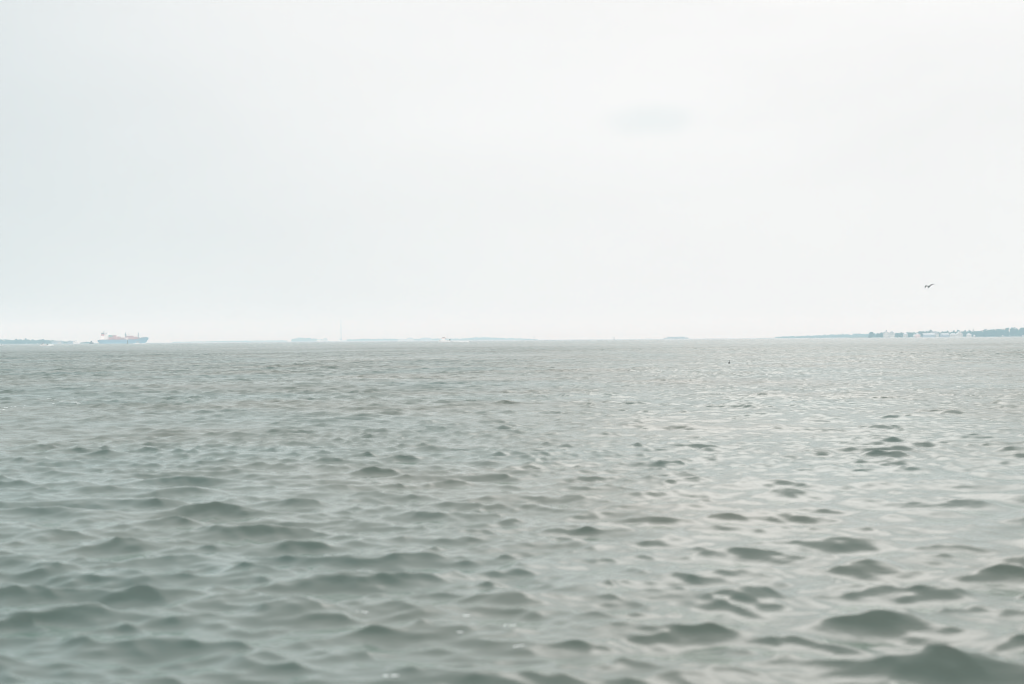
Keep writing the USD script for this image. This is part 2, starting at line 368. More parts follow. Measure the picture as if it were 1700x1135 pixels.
ICO = trimesh.creation.icosphere(1)
ICO0 = trimesh.creation.icosahedron()
def clump(c, r, g, base=ICO, rough=0.28):
    v = base.vertices * (1 + g.normal(0, rough, (len(base.vertices), 1)))
    return v * np.array([1, 1, 0.82]) * r + c, base.faces
def merge(parts_):
    v, f, n = [], [], 0
    for a, b in parts_:
        v.append(a); f.append(b + n); n += len(a)
    return np.vstack(v), np.vstack(f)
def leaf_cards(c, rad, n, size, g):
    """leaf-sprays: small tilted triangles through an ellipsoid shell"""
    u = g.normal(size=(n, 3)); u /= np.linalg.norm(u, axis=1, keepdims=True)
    p = np.array(c) + u * np.array(rad) * (0.72 + 0.36 * g.random((n, 1)))
    a = g.normal(size=(n, 3)); b = g.normal(size=(n, 3))
    a /= np.linalg.norm(a, axis=1, keepdims=True); b -= a * (a * b).sum(1, keepdims=True); b /= np.linalg.norm(b, axis=1, keepdims=True)
    s = size * (0.6 + 0.8 * g.random((n, 1)))
    v = np.stack([p - a * s, p + a * s, p + b * s * 1.5], 1).reshape(-1, 3)
    return v, np.arange(3 * n).reshape(-1, 3)
def tree(px, ytop, wpx, d, label, seed, leaf="leaf", group=None, base=1.2, y=None, kind="round"):
    g = np.random.default_rng(1000 + seed)
    D = far(d if y is None else y)
    x = across(px, D); H = height(px, ytop, D) - base; W = wpx / F17 * D / 2
    t = thing("shore_tree", label, "tree", (x, D, base), 0, group)
    tr = [cyl((0, 0, -0.3), (0.15 * g.normal(), 0.15 * g.normal(), H * 0.5), 0.028 * H, 8, 0.016 * H)]
    for q in range(5):
        a = q * 1.257 + g.random(); z = H * (0.26 + 0.05 * q)
        tr.append(cyl((0, 0, z), (math.cos(a) * W * 0.6, math.sin(a) * W * 0.6, z + H * 0.22), 0.011 * H, 6, 0.005 * H))
    part(t, "trunk", cat_(tr), M["bark"])
    cl = []
    low = 0.10
    for q in range(16):
        a = g.random() * 6.283; rr = math.sqrt(g.random()); zz = g.random()
        wz = math.sin(math.pi * min(1, 0.2 + 0.78 * zz)) ** 0.7
        c = np.array([math.cos(a) * rr * W * 0.72 * wz, math.sin(a) * rr * W * 0.72 * wz, H * (low + (0.9 - low) * zz)])
        r = W * (0.30 + 0.16 * g.random()) * (1.0 - 0.35 * zz)
        c[2] = min(c[2], H - r * 0.75)
        cl.append(clump(c, r, g))
        cl.append(leaf_cards(c, (r * 1.12, r * 1.12, r * 0.95), 70, max(0.32, 0.05 * W), g))
    part(t, "crown", merge(cl), M[leaf])
    return t
def woods(name, label, profile, d, depth, size, seed, leaf="leaf", base=0.8, cards=18, ico=ICO0):
    """a far wood that reads as one mass: many ragged clumps under an uneven canopy line"""
    d = far(d); g = np.random.default_rng(2000 + seed); px = np.array([p[0] for p in profile]); yt = np.array([p[1] for p in profile])
    W = (px[-1] - px[0]) / F17 * d
    n = int(W / size * 8); cl = []
    for i in range(n):
        t = g.random(); p = px[0] + (px[-1] - px[0]) * t; dd = d + depth * g.random() ** 1.5
        H = height(p, np.interp(p, px, yt), d) - base
        H *= 1 + 0.10 * g.normal()
        if H < 1.0: continue
        r = min(size * (0.55 + 0.5 * g.random()), 0.62 * H)
        z = base + (H - r) * (1 - g.random() ** 1.25)
        c = np.array([across(p, d), dd, max(z, base + 0.2 * r)])
        cl.append(clump(c, r, g, ico, 0.22))
        if cards: cl.append(leaf_cards(c, (r * 1.1,) * 3, cards, 0.16 * size, g))
    m = usdkit.mesh(stage, numbered("/World/" + name), merge(cl), M[leaf])
    tag(m, label, "wood", None, "stuff")
    return m

# ---- right headland: woods, trees, houses
woods("wood", "dense blue-green wood filling the right end of the headland", [(1617, 549.5), (1632, 548.5), (1650, 547), (1668, 546), (1690, 544), (1705, 543), (1760, 541), (1900, 541)], 3060, 160, 5.0, 1)
woods("wood", "low hazy wood on the point left of the headland's houses", [(1300, 558.2), (1340, 557.2), (1366, 556.2), (1390, 554.6), (1410, 554), (1438, 553.3), (1470, 553.2), (1520, 553)], 5450, 220, 5.5, 2)
woods("wood", "hazy trees behind the houses in the middle of the headland", [(1466, 553), (1490, 552.6), (1515, 552), (1524, 550.5), (1560, 551), (1590, 550), (1620, 549.6)], 3170, 130, 4.5, 3)
woods("wood", "wooded shore line at the far left of the picture", [(-150, 562), (0, 563.4), (18, 563.4), (30, 562.7), (50, 563.8), (75, 564.6), (92, 565.0), (101, 565.6)], 4180, 200, 5.0, 4)
woods("wood", "low blue-grey tree hump between white building and ship", [(133, 568.4), (137, 567.2), (143, 566.8), (147.5, 568.6)], 4200, 60, 3.0, 5)
woods("wood", "small hazy grove left of the mast on the far shore", [(484, 563), (488, 560.8), (498, 560.2), (512, 560.8), (524, 562), (533, 563)], 8080, 150, 6.0, 6)
woods("wood", "very faint tree line on the far shore right of the mast", [(570, 563.6), (600, 562.2), (660, 561.8), (720, 561.9), (760, 561.5)], 8120, 200, 6.0, 7)
woods("wood", "very faint low trees on the far shore right of the ship", [(285, 567.2), (330, 566.3), (400, 565.2), (470, 564.6)], 8150, 200, 5.5, 8)
woods("wood", "very faint hump of trees right of the cabin cruiser", [(762, 561.6), (784, 560.2), (797, 559.2), (812, 559.8), (835, 560.6), (865, 561.4), (893, 562.8)], 8100, 200, 6.0, 9)

tree(1447, 550.2, 11, 3000, "round solitary tree at the left end of the headland houses", 1)
tree(1457, 552.4, 9, 3010, "low tree between the round tree and the turret house", 2, "leaf_b")
tree(1463, 550.9, 8, 3040, "tree close against the left wall of the turret house", 3)
tree(1489.5, 551.7, 7, 3000, "small dark tree right of the grey-roofed house", 4)
tree(1497, 551, 9, 3020, "spreading tree left of the pale roof among trees", 5, "leaf_b")
tree(1511, 551.2, 9, 3000, "bushy tree left of the pink house", 6)
tree(1526, 548.8, 9, 3050, "tree standing behind the pink house", 7)
tree(1533, 549.2, 9, 3050, "broad tree between the pink house and the long pale roof", 8, "leaf_b")
tree(1538, 547, 7, 3050, "slim tree over the long pale roof, left of the tallest", 9)
tree(1545, 545.4, 9, 3060, "tallest tree of the headland houses, over the long pale roof", 10)
tree(1531, 553, 6, 2985, "small waterside tree at the left end of the long pale roof", 11)
tree(1565, 548.8, 9, 3040, "round tree left of the strip-roofed shed", 12, "leaf_b")
tree(1573, 548.4, 10, 3045, "flat-topped tree behind the strip-roofed shed", 13)
tree(1583, 547.8, 9, 3050, "tree left of the twin-chimney house", 14)
tree(1591, 546.2, 9, 3070, "tall tree directly behind the twin-chimney house", 15)
tree(1602, 547, 10, 3050, "broad tree right of the twin-chimney house", 16, "leaf_b")
tree(1609, 546.5, 8, 3060, "tree over the pale waterside cottage", 17)
tree(1616, 546, 7, 3050, "tree at the right end of the cottages before the gap", 18)
grp = "trees along the front of the right-hand wood"
lab = "tree in the front rank of the dense wood at the right edge"
rw = np.random.default_rng(5)
tree(1637, 544.6, 10, 3040, "domed tree standing up just right of the gap in the tree line", 40)
pxs = np.concatenate([np.arange(1624, 1634, 5.0), np.arange(1644, 1775, 5.6)])
for i, p in enumerate(pxs):
    top = np.interp(p, [1620, 1632, 1645, 1657, 1664, 1680, 1700, 1780], [549.2, 548.8, 546.8, 546, 545.2, 544.2, 542.8, 541]) + rw.normal(0, 0.5)
    tree(p + rw.normal(0, 0.8), top, 7.5 + 2 * rw.random(), 3030 + 25 * rw.random(), lab, 50 + i, "leaf" if rw.random() < 0.6 else "leaf_b", grp)
tree(71.5, 561.0, 6, 4160, "taller tree rising above the left wood behind the dark figure's boat", 90)
tree(27, 562.0, 8, 4160, "rounded tree on the left wood's skyline near the picture edge", 91)
tree(48, 563.0, 7, 4160, "low rounded tree on the left wood's skyline left of the boats", 92, "leaf_b")
tree(1331, 557.0, 4, 5400, "leftmost tiny tree on the faint point left of the headland", 93)
tree(1341, 556.6, 5, 5400, "second tiny tree on the faint point left of the headland", 94, "leaf_b")
tree(1399, 552.8, 5, 5400, "tiny tree standing above the hazy point's tree line", 95)

def house(name, label, px0, px1, ytop, d, depth=11.0, wall="pale_wall", roof="grey_roof", pitch=0.35, base=1.0, hip=True, nwin=3, chimneys=(), turret=None, storeys=2, cat="house", gable_front=False, ybase=None):
    d = far(d)
    x0, x1 = across(px0, d), across(px1, d)
    cx, w = (x0 + x1) / 2, (x1 - x0) / 2
    if ybase is not None: base = height((px0 + px1) / 2, ybase, d)
    H = height((px0 + px1) / 2, ytop, d) - base
    rh = H * pitch; wh = H - rh
    t = thing(name, label, cat, (cx, d, base), 0)
    part(t, "wall", box(-w, w, 0, depth, -1.2 if base < 3 else -base - 0.5, wh), M[wall])
    o = 0.4
    if gable_front:
        rf = cat_([prism([(-w - o, wh), (0, H), (w + o, wh), (w + o, wh + 0.25), (0, H + 0.25), (-w - o, wh + 0.25)], -o, depth + o)])
        part(t, "gable", prism([(-w, wh + 0.003), (w, wh + 0.003), (0, H - 0.02)], 0.05, depth - 0.05), M[wall])
        rp = part(t, "roof", rf, M[roof])
    else:
        i = min(depth * 0.5, w * 0.8) if hip else 0.0
        v = np.array([(-w - o, -o, wh + 0.003), (w + o, -o, wh + 0.003), (w + o, depth + o, wh + 0.003), (-w - o, depth + o, wh + 0.003), (-w + i, depth / 2, H), (w - i, depth / 2, H)])
        f = np.array([(0, 1, 5), (0, 5, 4), (1, 2, 5), (2, 3, 4), (2, 4, 5), (3, 0, 4), (0, 2, 1), (0, 3, 2)])
        rp = part(t, "roof", trimesh.Trimesh(v, f, process=False), M[roof])
    for cxp in chimneys:
        c = across(cxp, d) - cx
        part(rp, "chimney", box(c - 0.7, c + 0.7, depth * 0.25, depth * 0.25 + 1.4, wh, H + 1.8), M["white"])
    sh = wh / storeys
    for s in range(storeys):
        for q in range(nwin):
            wx = -w + (q + 0.5) * 2 * w / nwin; z0 = s * sh + sh * 0.32; ww = min(0.75, w / nwin * 0.5)
            fr = part(t, "window", cat_([box(wx - ww - 0.12, wx + ww + 0.12, -0.06, 0.02, z0 - 0.12, z0), box(wx - ww - 0.12, wx + ww + 0.12, -0.06, 0.02, z0 + sh * 0.45, z0 + sh * 0.45 + 0.12),
                                         box(wx - ww - 0.12, wx - ww, -0.055, 0.02, z0, z0 + sh * 0.45), box(wx + ww, wx + ww + 0.12, -0.055, 0.02, z0, z0 + sh * 0.45)]), M["white"])
            part(fr, "pane", box(wx - ww, wx + ww, -0.03, 0.01, z0, z0 + sh * 0.45), M["glass"])
    if turret:
        tx, ty = across(turret[0], d) - cx, height(turret[0], turret[1], d) - base
        part(t, "turret", cyl((tx, 1.0, 0), (tx, 1.0, ty * 0.82), 1.9, 10), M[wall])
        part(t, "turret_roof", cyl((tx, 1.0, ty * 0.82 + 0.003), (tx, 1.0, ty), 2.3, 10, 0.15), M["grey_roof"])
    return t
house("waterfront_house", "tall pale house with a dark pointed turret on the right headland", 1467.5, 1476, 550, 2990, turret=(1471.8, 547.2), nwin=3, storeys=3, pitch=0.2)
house("waterfront_house", "pale house with a wide grey roof just right of the turret house", 1477, 1485.5, 549.9, 2995, nwin=4, storeys=2, pitch=0.32)
house("waterfront_house", "house showing only a pale roof among the trees", 1500, 1507, 551.6, 3010, roof="pale_roof", pitch=0.4, nwin=2)
house("waterfront_house", "pink two-storey house by the water on the right headland", 1520.5, 1528, 553.4, 2980, wall="pink_wall", roof="pale_roof", pitch=0.22, nwin=3)
house("garden_pavilion", "small white hut touching the left side of the pink house", 1516.5, 1519.8, 555, 2975, depth=6, roof="pale_roof", nwin=1, storeys=1, pitch=0.45, cat="hut")
house("boathouse", "long low building with a long pale roof by the water", 1532.5, 1552, 553.0, 2980, depth=14, wall="blue_wall", roof="pale_roof", pitch=0.34, hip=False, nwin=6, storeys=1, cat="building")
house("waterfront_house", "pinkish house with a grey roof behind the long pale roof", 1544, 1558.5, 549.8, 3015, wall="pink_wall", nwin=4, pitch=0.4)
house("waterfront_house", "narrow pale house at the right end of the long pale roof", 1553.5, 1559, 553.6, 2978, roof="grey_roof", nwin=2, gable_front=True, pitch=0.4)
house("shed", "blue-grey shed with a pale strip of roof left of the twin-chimney house", 1562.5, 1576, 553.2, 2985, wall="blue_wall", roof="pale_roof", pitch=0.30, hip=False, nwin=4, storeys=1, cat="shed")
house("waterfront_house", "low pale house left of the twin-chimney house", 1578, 1589, 553.0, 2985, roof="pale_roof", nwin=4, storeys=1, pitch=0.36)
house("waterfront_house", "twin-chimney house with a pale gable on the right headland", 1588.5, 1598.5, 550.4, 3000, roof="pale_roof", gable_front=True, pitch=0.45, chimneys=(1591.5, 1594.8), nwin=3)
house("cottage", "pale waterside cottage right of the twin-chimney house", 1606, 1613, 552.9, 2985, roof="pale_roof", nwin=3, storeys=1, pitch=0.4, cat="cottage")
house("cottage", "tiny pale cottage at the left foot of the dense right wood", 1616.6, 1619, 555.4, 2980, depth=6, roof="pale_roof", nwin=1, storeys=1, pitch=0.4, cat="cottage")
# left shore
house("waterfront_house", "pale house at the right end of the left wood", 96, 100.5, 566.3, 4120, depth=10, roof="grey_roof", nwin=2, pitch=0.3)
house("boathouse", "long dark-roofed house half hidden at the end of the left wood", 86, 103.5, 565.2, 4160, depth=14, wall="blue_wall", roof="grey_roof", pitch=0.35, nwin=5, cat="building")
house("waterfront_house", "blue-grey building with a rounded dark roof left of the white tower block", 112, 120, 565.2, 4120, wall="blue_wall", roof="grey_roof", pitch=0.3, nwin=4)
wb = house("harbour_building", "white building with a tall block, between left wood and ship", 121.5, 127, 566.6, 4110, wall="white", roof="pale_roof", pitch=0.15, nwin=3, cat="building")
b = box(across(124, 5010) - across(124.25, 5010), across(126.5, 5010) - across(124.25, 5010), 2.0, 7.0, 0.5, height(125, 564.2, 5010) - 1.0)
part(wb, "tower_block", b, M["white"])
part(wb, "annexe", box(across(127.1, 5010) - across(124.25, 5010), across(132, 5010) - across(124.25, 5010), 1.0, 8.0, -1.0, 3.6), M["white"])
# far shore pale buildings
house("far_building", "faint white block on the far shore left of the mast", 526, 533, 562.5, 7990, depth=20, wall="white", roof="pale_roof", pitch=0.15, nwin=5, cat="building")
house("far_building", "faint pale hall with a grey roof on the far shore left of the mast", 535.5, 543.5, 561.2, 8000, depth=25, roof="grey_roof", pitch=0.3, nwin=5, cat="building")
house("far_building", "faint white cube on the far shore just left of the mast's foot", 560.4, 563.3, 563.4, 7980, depth=10, wall="white", roof="pale_roof", pitch=0.12, nwin=2, cat="building")
house("far_building", "faint long white building on the far shore right of the mast's foot", 568.5, 575.5, 564.0, 7980, depth=14, wall="white", roof="pale_roof", pitch=0.2, nwin=5, storeys=1, cat="building")
house("far_building", "faint pale warehouse on the far shore left of the cabin cruiser", 661, 672, 561.6, 7990, depth=30, roof="pale_roof", pitch=0.2, nwin=5, cat="building")
house("far_building", "faint pale block with grey roof nearest the cabin cruiser on its left", 675, 686, 560.4, 7990, depth=30, roof="grey_roof", pitch=0.25, nwin=5, cat="building")
house("far_building", "faint broad low building directly left of the cabin cruiser", 698, 716, 560.2, 8010, depth=40, wall="blue_wall", roof="grey_roof", pitch=0.2, nwin=6, cat="building")

# ---- radio mast on the far shore
md = far(8000.0); mx = across(566.3, md); mh = height(566.3, 530.8, md)
t = thing("radio_mast", "tall thin faint lattice mast on the far shore", "mast", (mx, md, 1.0))
leg = lambda a, z0, z1, s0, s1: cyl((math.cos(a) * s0, math.sin(a) * s0, z0), (math.cos(a) * s1, math.sin(a) * s1, z1), 0.45, 6)
for q in range(4):
    part(t, "leg", leg(q * math.pi / 2 + 0.785, 0, mh - 4, 5.0, 1.2), M["steel"])
for q in range(10):
    z0 = q * (mh - 6) / 10; s0 = 5.0 - 3.8 * q / 10; z1 = (q + 1) * (mh - 6) / 10; s1 = 5.0 - 3.8 * (q + 1) / 10
    part(t, "brace", cat_([cyl((math.cos(a) * s0, math.sin(a) * s0, z0), (math.cos(a + 1.571) * s1, math.sin(a + 1.571) * s1, z1), 0.25, 5) for a in (0.785, 2.356, 3.927, 5.498)]), M["steel"])
part(t, "platform", cyl((0, 0, mh - 5), (0, 0, mh - 1.5), 5.5, 12), M["steel"])
part(t, "equipment_house", box(-8, 7, -6, 6, 8, 16), M["steel"])

# ---- fort
fd = 6800.0; fx0, fx1 = across(1104.5, fd), across(1143, fd); fh = height(1120, 558.9, fd)
t = thing("fort", "long low flat-topped fort alone on the horizon right of centre", "fort", ((fx0 + fx1) / 2, fd, 0))
w = (fx1 - fx0) / 2
part(t, "rock_base", box(-w - 4, w + 4, -6, 70, -1.0, 1.3), M["rock"])
part(t, "wall", prism([(-w, 1.303), (w, 1.303), (w - 1, fh * 0.62), (w - 9, fh * 0.70), (-w + 6, fh * 0.72), (-w + 1, fh * 0.6)], 0, 62), M["brick"])
part(t, "battery", bevel(-w * 0.74, w * 0.72, 12, 48, fh * 0.6, fh, 1.2), M["dark_steel"])
for q in range(14):
    a = -w + 8 + q * (2 * w - 16) / 13
    part(t, "embrasure", box(a - 0.9, a + 0.9, -0.05, 0.4, fh * 0.3, fh * 0.3 + 1.6), M["dark_steel"])
part(t, "flagpole", cyl((-w * 0.7, 20, fh * 0.6), (-w * 0.7, 20, fh + 7), 0.16, 6), M["white"])

# ---- small marks on the horizon
def post_mark(name, label, cat, px, ytop, d, r, board=None):
    H = height(px, ytop, d)
    t = thing(name, label, cat, (across(px, d), d, 0))
    part(t, "pile", cyl((0, 0, -0.9), (0, 0, H), r, 10, r * 0.85), M["timber"])
    if board:
        part(t, "daymark", board(H), M["white"])
        part(t, "bracket", box(-r * 0.8, r * 0.8, -r * 1.3, r * 1.3, H - 2.2, H - 1.9), M["steel"])
    else:
        part(t, "cap", cyl((0, 0, H + 0.003), (0, 0, H + 0.35), r * 1.4, 10, r * 0.5), M["steel"])
    return t
def diamond(H):
    s = 1.75
    m = prism([(0, H - 2 * s + 0.9), (s, H - s + 0.9), (0, H + 0.9), (-s, H - s + 0.9)], -0.62, -0.5)
    return m
post_mark("channel_marker", "white diamond daymark on a thin pile in front of the cargo ship", "marker", 211.3, 561.2, 2000, 0.40, diamond)
post_mark("channel_pile", "thin dark pile at the right tip of the far shore", "pile", 886.6, 558.3, 3600, 0.42)
post_mark("channel_pile", "lone short dark pile on the open horizon left of the fort", "pile", 1019.5, 559.9, 3000, 0.6)
t = thing("rock_outcrop", "small grey-green pointed outcrop just left of the ship's stern", "rock", (across(151.5, 3300), 3300, 0))
g = np.random.default_rng(12)
v, f = merge([clump(np.array([a, b, c]), r, g, ICO, 0.15) for a, b, c, r in ((-2.8, 0, 0.6, 2.2), (0.2, 0, 2.6, 2.8), (2.4, 1, 1.2, 2.6), (4.6, 0, 0.4, 2.0), (-0.2, 0.5, 4.6, 1.6))])
part(t, "boulder", (v, f), M["rock"])
part(t, "scrub", merge([clump(np.array([0.1, 0.4, 6.0]), 1.0, g), leaf_cards((0.1, 0.4, 5.6), (1.6, 1.4, 1.4), 120, 0.3, g)]), M["leaf_b"])

# ------------------------------------------------------------------ cargo ship
SD = 4500.0; S0 = across(205, SD); PXM = SD / F17
def sx_(px): return (px - 205.0) * PXM
def szz(px, y): return height(px, y, SD)
ship = thing("cargo_ship", "blue-hulled container ship with a white deckhouse at its stern", "ship", (S0, SD, 0), 0.0)
def hull_sections(z_low, z_of, shrink=0.0):
    out = []
    for px in (163.2, 164.5, 167, 171, 178, 190, 205, 218, 226, 232, 237, 240.5, 243, 245, 246.6):
        x = sx_(px); zt = z_of(px)
        bt = np.interp(px, [163, 168, 176, 226, 234, 240, 244, 247], [9.5, 11.2, 12.3, 12.3, 11.5, 8.5, 4.6, 0.5]) - shrink
        bl = np.interp(px, [163, 168, 176, 222, 232, 239, 242, 247], [5.0, 8.5, 12.0, 12.2, 8.5, 2.5, 0.25, 0.15]) - shrink
        zb = np.interp(px, [163, 165.5, 170, 240.2, 243, 245, 247], [6.0, 1.5, -1.4, -1.4, 4.5, 9.5, 15.0])
        zb = max(zb, z_low); zm = zb + (zt - zb) * 0.45; bm = bl + (bt - bl) * 0.35
        ring = [(x, -bt, zt), (x, -bm, zm), (x, -bl, zb), (x, bl, zb), (x, bm, zm), (x, bt, zt)]
        out.append(np.array(ring))
    return out
def deckline(px): return np.interp(px, [163, 168, 176, 200, 226, 231.5, 236, 241, 247], [szz(164, 564.4), 11.4, 11.9, 12.1, 12.3, 14.5, 17.6, 19.2, 18.8])
hull = part(ship, "hull", loft(hull_sections(-1.4, deckline)), M["blue_hull"], smooth=35)
bt_ = lambda px: float(np.interp(px, [163, 168, 176, 226, 234, 240, 244, 247], [9.5, 11.2, 12.3, 12.3, 11.5, 8.5, 4.6, 0.5]))
part(ship, "bulwark", cat_([box(sx_(p0), sx_(p1), -bt_((p0 + p1) / 2) - 0.06, -bt_((p0 + p1) / 2) + 0.25, deckline((p0 + p1) / 2) - 0.35, deckline((p0 + p1) / 2) + 0.75) for p0, p1 in zip(np.arange(166, 243, 3.0), np.arange(169, 246, 3.0))]), M["deck_red"])
part(ship, "hatch_coaming", bevel(sx_(181), sx_(228), -10.4, 10.4, 11.4, 13.4, 0.3), M["deck_red"])
dh = part(ship, "deckhouse", cat_([bevel(sx_(174.0), sx_(181.2), -11.5, 11.5, 11.5, 24.0, 0.4), bevel(sx_(174.8), sx_(180.9), -10.5, 10.5, 23.9, 29.6, 0.4), bevel(sx_(175.6), sx_(179.4), -12.0, 12.0, 29.5, 32.6, 0.3), bevel(sx_(166.5), sx_(174.2), -9.0, 9.0, 11.0, 15.4, 0.3)]), M["white"])
for s in range(5):
    z = 13.2 + s * 2.7
    for q in range(4):
        xx = sx_(175.1) + 0.6 + q * 2.9
        part(dh, "window", box(xx, xx + 1.0, -11.55 if z < 22.5 else -10.55, -9.3, z, z + 0.9), M["glass"])
part(dh, "bridge_window", box(sx_(176), sx_(179.2), -12.05, -11.8, 30.6, 31.9), M["glass"])
part(ship, "funnel", bevel(sx_(168.6), sx_(173.4), -4.6, 4.6, 15.2, 24.6, 0.6), M["white"])
part(ship, "funnel_band", bevel(sx_(168.7), sx_(173.3), -4.5, 4.5, 24.5, 31.0, 0.6), M["cont_red"])
part(ship, "funnel_top", bevel(sx_(168.8), sx_(173.0), -4.2, 4.2, 30.9, 34.6, 0.5), M["dark_steel"])
part(ship, "radar_mast", cat_([cyl((sx_(172.6), 0, 34.0), (sx_(172.6), 0, 41.0), 0.6, 8, 0.3), box(sx_(171.4), sx_(173.8), -0.3, 0.3, 37.5, 38.1), cyl((sx_(177.8), 0, 32.4), (sx_(177.8), 0, 36.5), 0.35, 8)]), M["steel"])
part(ship, "stern_rail", cat_([box(sx_(163.6), sx_(167), -9.8, -9.7, 12.0, 12.12)] + [box(sx_(p), sx_(p) + 0.12, -9.82, -9.68, 10.6, 12.0) for p in np.arange(163.7, 167, 0.8)]), M["white"])
def crane(px, ytop, jib_to, label):
    H = szz(px, ytop)
    c = part(ship, "crane_post", cyl((sx_(px), 0, 11.5), (sx_(px), 0, H), 1.5, 12, 1.1), M["steel"], smooth=30, label=label)
    part(c, "cab", bevel(sx_(px) - 2.0, sx_(px) + 2.0, -2.2, 2.2, H * 0.72, H * 0.72 + 3.0, 0.3), M["steel"])
    if jib_to:
        part(c, "jib", cat_([cyl((sx_(px), s, H * 0.74 + 1.5), (sx_(jib_to), s * 0.3, H - 3.4), 0.32, 6) for s in (-1.0, 1.0)]), M["steel"])
    part(c, "crosstree", box(sx_(px) - 2.4, sx_(px) + 2.4, -0.4, 0.4, H - 1.6, H - 0.9), M["steel"])
crane(208.6, 551.6, 219.0, "grey crane post amidships with a level jib")
crane(229.7, 551.9, None, "grey mast near the bow with a crosstree")
part(ship, "hatch_vent", bevel(sx_(195.6), sx_(198.4), -6, 2, 20.0, 23.6, 0.4), M["white"])
part(ship, "hatch_house", bevel(sx_(199.4), sx_(201.4), -6, 2, 13.0, 17.4, 0.4), M["white"])
part(ship, "mast_house", bevel(sx_(227.3), sx_(231.6), -5, 5, 12.0, 19.2, 0.4), M["deck_red"])
part(ship, "anchor", cat_([cyl((sx_(241.2), -6.6, 13.0), (sx_(241.2), -6.3, 15.6), 0.22, 6), cyl((sx_(240.6), -6.75, 13.1), (sx_(241.8), -6.75, 13.1), 0.3, 6)]), M["dark_steel"])
for p in (191, 222, 224.2):
    part(hull, "fender", box(sx_(p), sx_(p) + 0.7, -12.55, -12.25, 2.5, 11.0), M["blue_hull"])

# containers: every one in view a thing, corrugated sides, four corner posts
def container(material, name="shipping_container"):
    L, W, H = 12.2, 2.44, 2.59
    n = 22; xs = np.linspace(-L / 2 + 0.25, L / 2 - 0.25, n * 2)
    prof = [(x, -W / 2 + (0.05 if (i // 2) % 2 else 0.09)) for i, x in enumerate(np.repeat(xs, 1))]
    from shapely.geometry import Polygon
    poly = Polygon(prof + [(x, -y) for x, y in prof[::-1]])
    return trimesh.creation.extrude_polygon(poly, H - 0.3).apply_translation([0, 0, 0.15]), cat_([box(sx * L / 2 - (0.25 if sx > 0 else 0), sx * L / 2 + (0 if sx > 0 else 0.25), sy * W / 2 - (0.16 if sy > 0 else 0), sy * W / 2 + (0 if sy > 0 else 0.16), 0, H) for sx in (-1, 1) for sy in (-1, 1)]
        + [box(-L / 2 + 0.25, L / 2 - 0.25, sy * W / 2 - (0.14 if sy > 0 else 0), sy * W / 2 + (0 if sy > 0 else 0.14), z0, z1) for sy in (-1, 1) for z0, z1 in ((0, 0.15), (H - 0.15, H))]), box(L / 2 - 0.12, L / 2 - 0.02, -W / 2 + 0.16, W / 2 - 0.16, 0.15, H - 0.15)
PROTO = {}
CG = {"red": ("cont_red", "dull red"), "brown": ("cont_brown", "brown"), "green": ("cont_green", "green"), "white": ("cont_white", "off-white")}
def put(color, x, y, z, where, key):
    mname, cname = CG[color]
    label = f"{cname} shipping container {where}"
    grp_ = f"{cname} containers {key}"
    if color not in PROTO:
        t = thing("shipping_container", label, "container", (x, y, z), 0, grp_)
        body, fr, door = container(color)
        part(t, "body", body, M[mname]); part(t, "frame", fr, M[mname]); part(t, "door", door, M[mname])
        PROTO[color] = t
    else:
        copy_of(PROTO[color], (x, y, z), 0, label, "container", grp_)
aft = [["brown", "red"], ["red", "red"], ["brown", "brown"], ["green", "red"], ["green", "brown"]]
for tier, rowc in enumerate(aft):
    for q, c in enumerate(rowc):
        for lane in range(1):
            put(c if lane == 0 else "brown", S0 + sx_(181.6) + 6.3 + q * 12.6, SD - 8.6 + lane * 2.6, 13.4 + tier * 2.62, "in the tall stack ahead of the white deckhouse", "in the tall stack by the deckhouse")
for tier, rowc in enumerate([["red"], ["brown"], ["red"]]):
    put(rowc[0], S0 + sx_(195.2) + 6.2, SD - 8.6, 13.4 + tier * 2.62, "in the low stack behind the midships crane", "in the low midships stack")
for tier in range(2):
    put("brown", S0 + sx_(201.8) + 6.4, SD - 8.6, 13.4 + tier * 2.62, "in the low pair just behind the midships crane post", "just behind the midships crane")
fore = [["red", "brown", "red"], ["brown", "red", "red"], ["red", "brown", "brown"], ["brown", "red", "red"]]
for tier, rowc in enumerate(fore):
    for q, c in enumerate(rowc):
        if tier == 3 and q == 2: continue
        for lane in range(1):
            put(c, S0 + sx_(209.6) + 6.3 + q * 12.5, SD - 8.6 + lane * 2.6, 13.4 + tier * 2.62 + (1.0 if False else 0), "in the long block between crane and bow mast", "in the forward block")

# ------------------------------------------------------------------ small craft
def hull_small(L, B, free, flare=0.3, sheer=0.35):
    secs = []
    for t in np.linspace(0, 1, 9):
        x = -L / 2 + t * L
        b = B / 2 * (1 - max(0, (t - 0.45) / 0.55) ** 2.2) + 0.02
        zt = free * (1 + sheer * max(0, t - 0.3) ** 1.4)
        bl = b * (1 - flare * 0.6 - 0.35 * max(0, t - 0.5))
        zk = -0.45 + 0.9 * max(0, t - 0.72) / 0.28 * 0.45
        if t > 0.97: x = L / 2 - 0.02
        secs.append(np.array([(x, -b, zt), (x - 0.06 * L * (t > 0.9) * 0.3, -b * 0.9 - bl * 0.1, zt * 0.5), (x - 0.10 * L * max(0, t - 0.6) / 0.4, -bl, 0.0), (x - 0.14 * L * max(0, t - 0.6) / 0.4, 0, zk),
                              (x - 0.10 * L * max(0, t - 0.6) / 0.4, bl, 0.0), (x - 0.06 * L * (t > 0.9) * 0.3, b * 0.9 + bl * 0.1, zt * 0.5), (x, b, zt)]))
    return loft(secs)
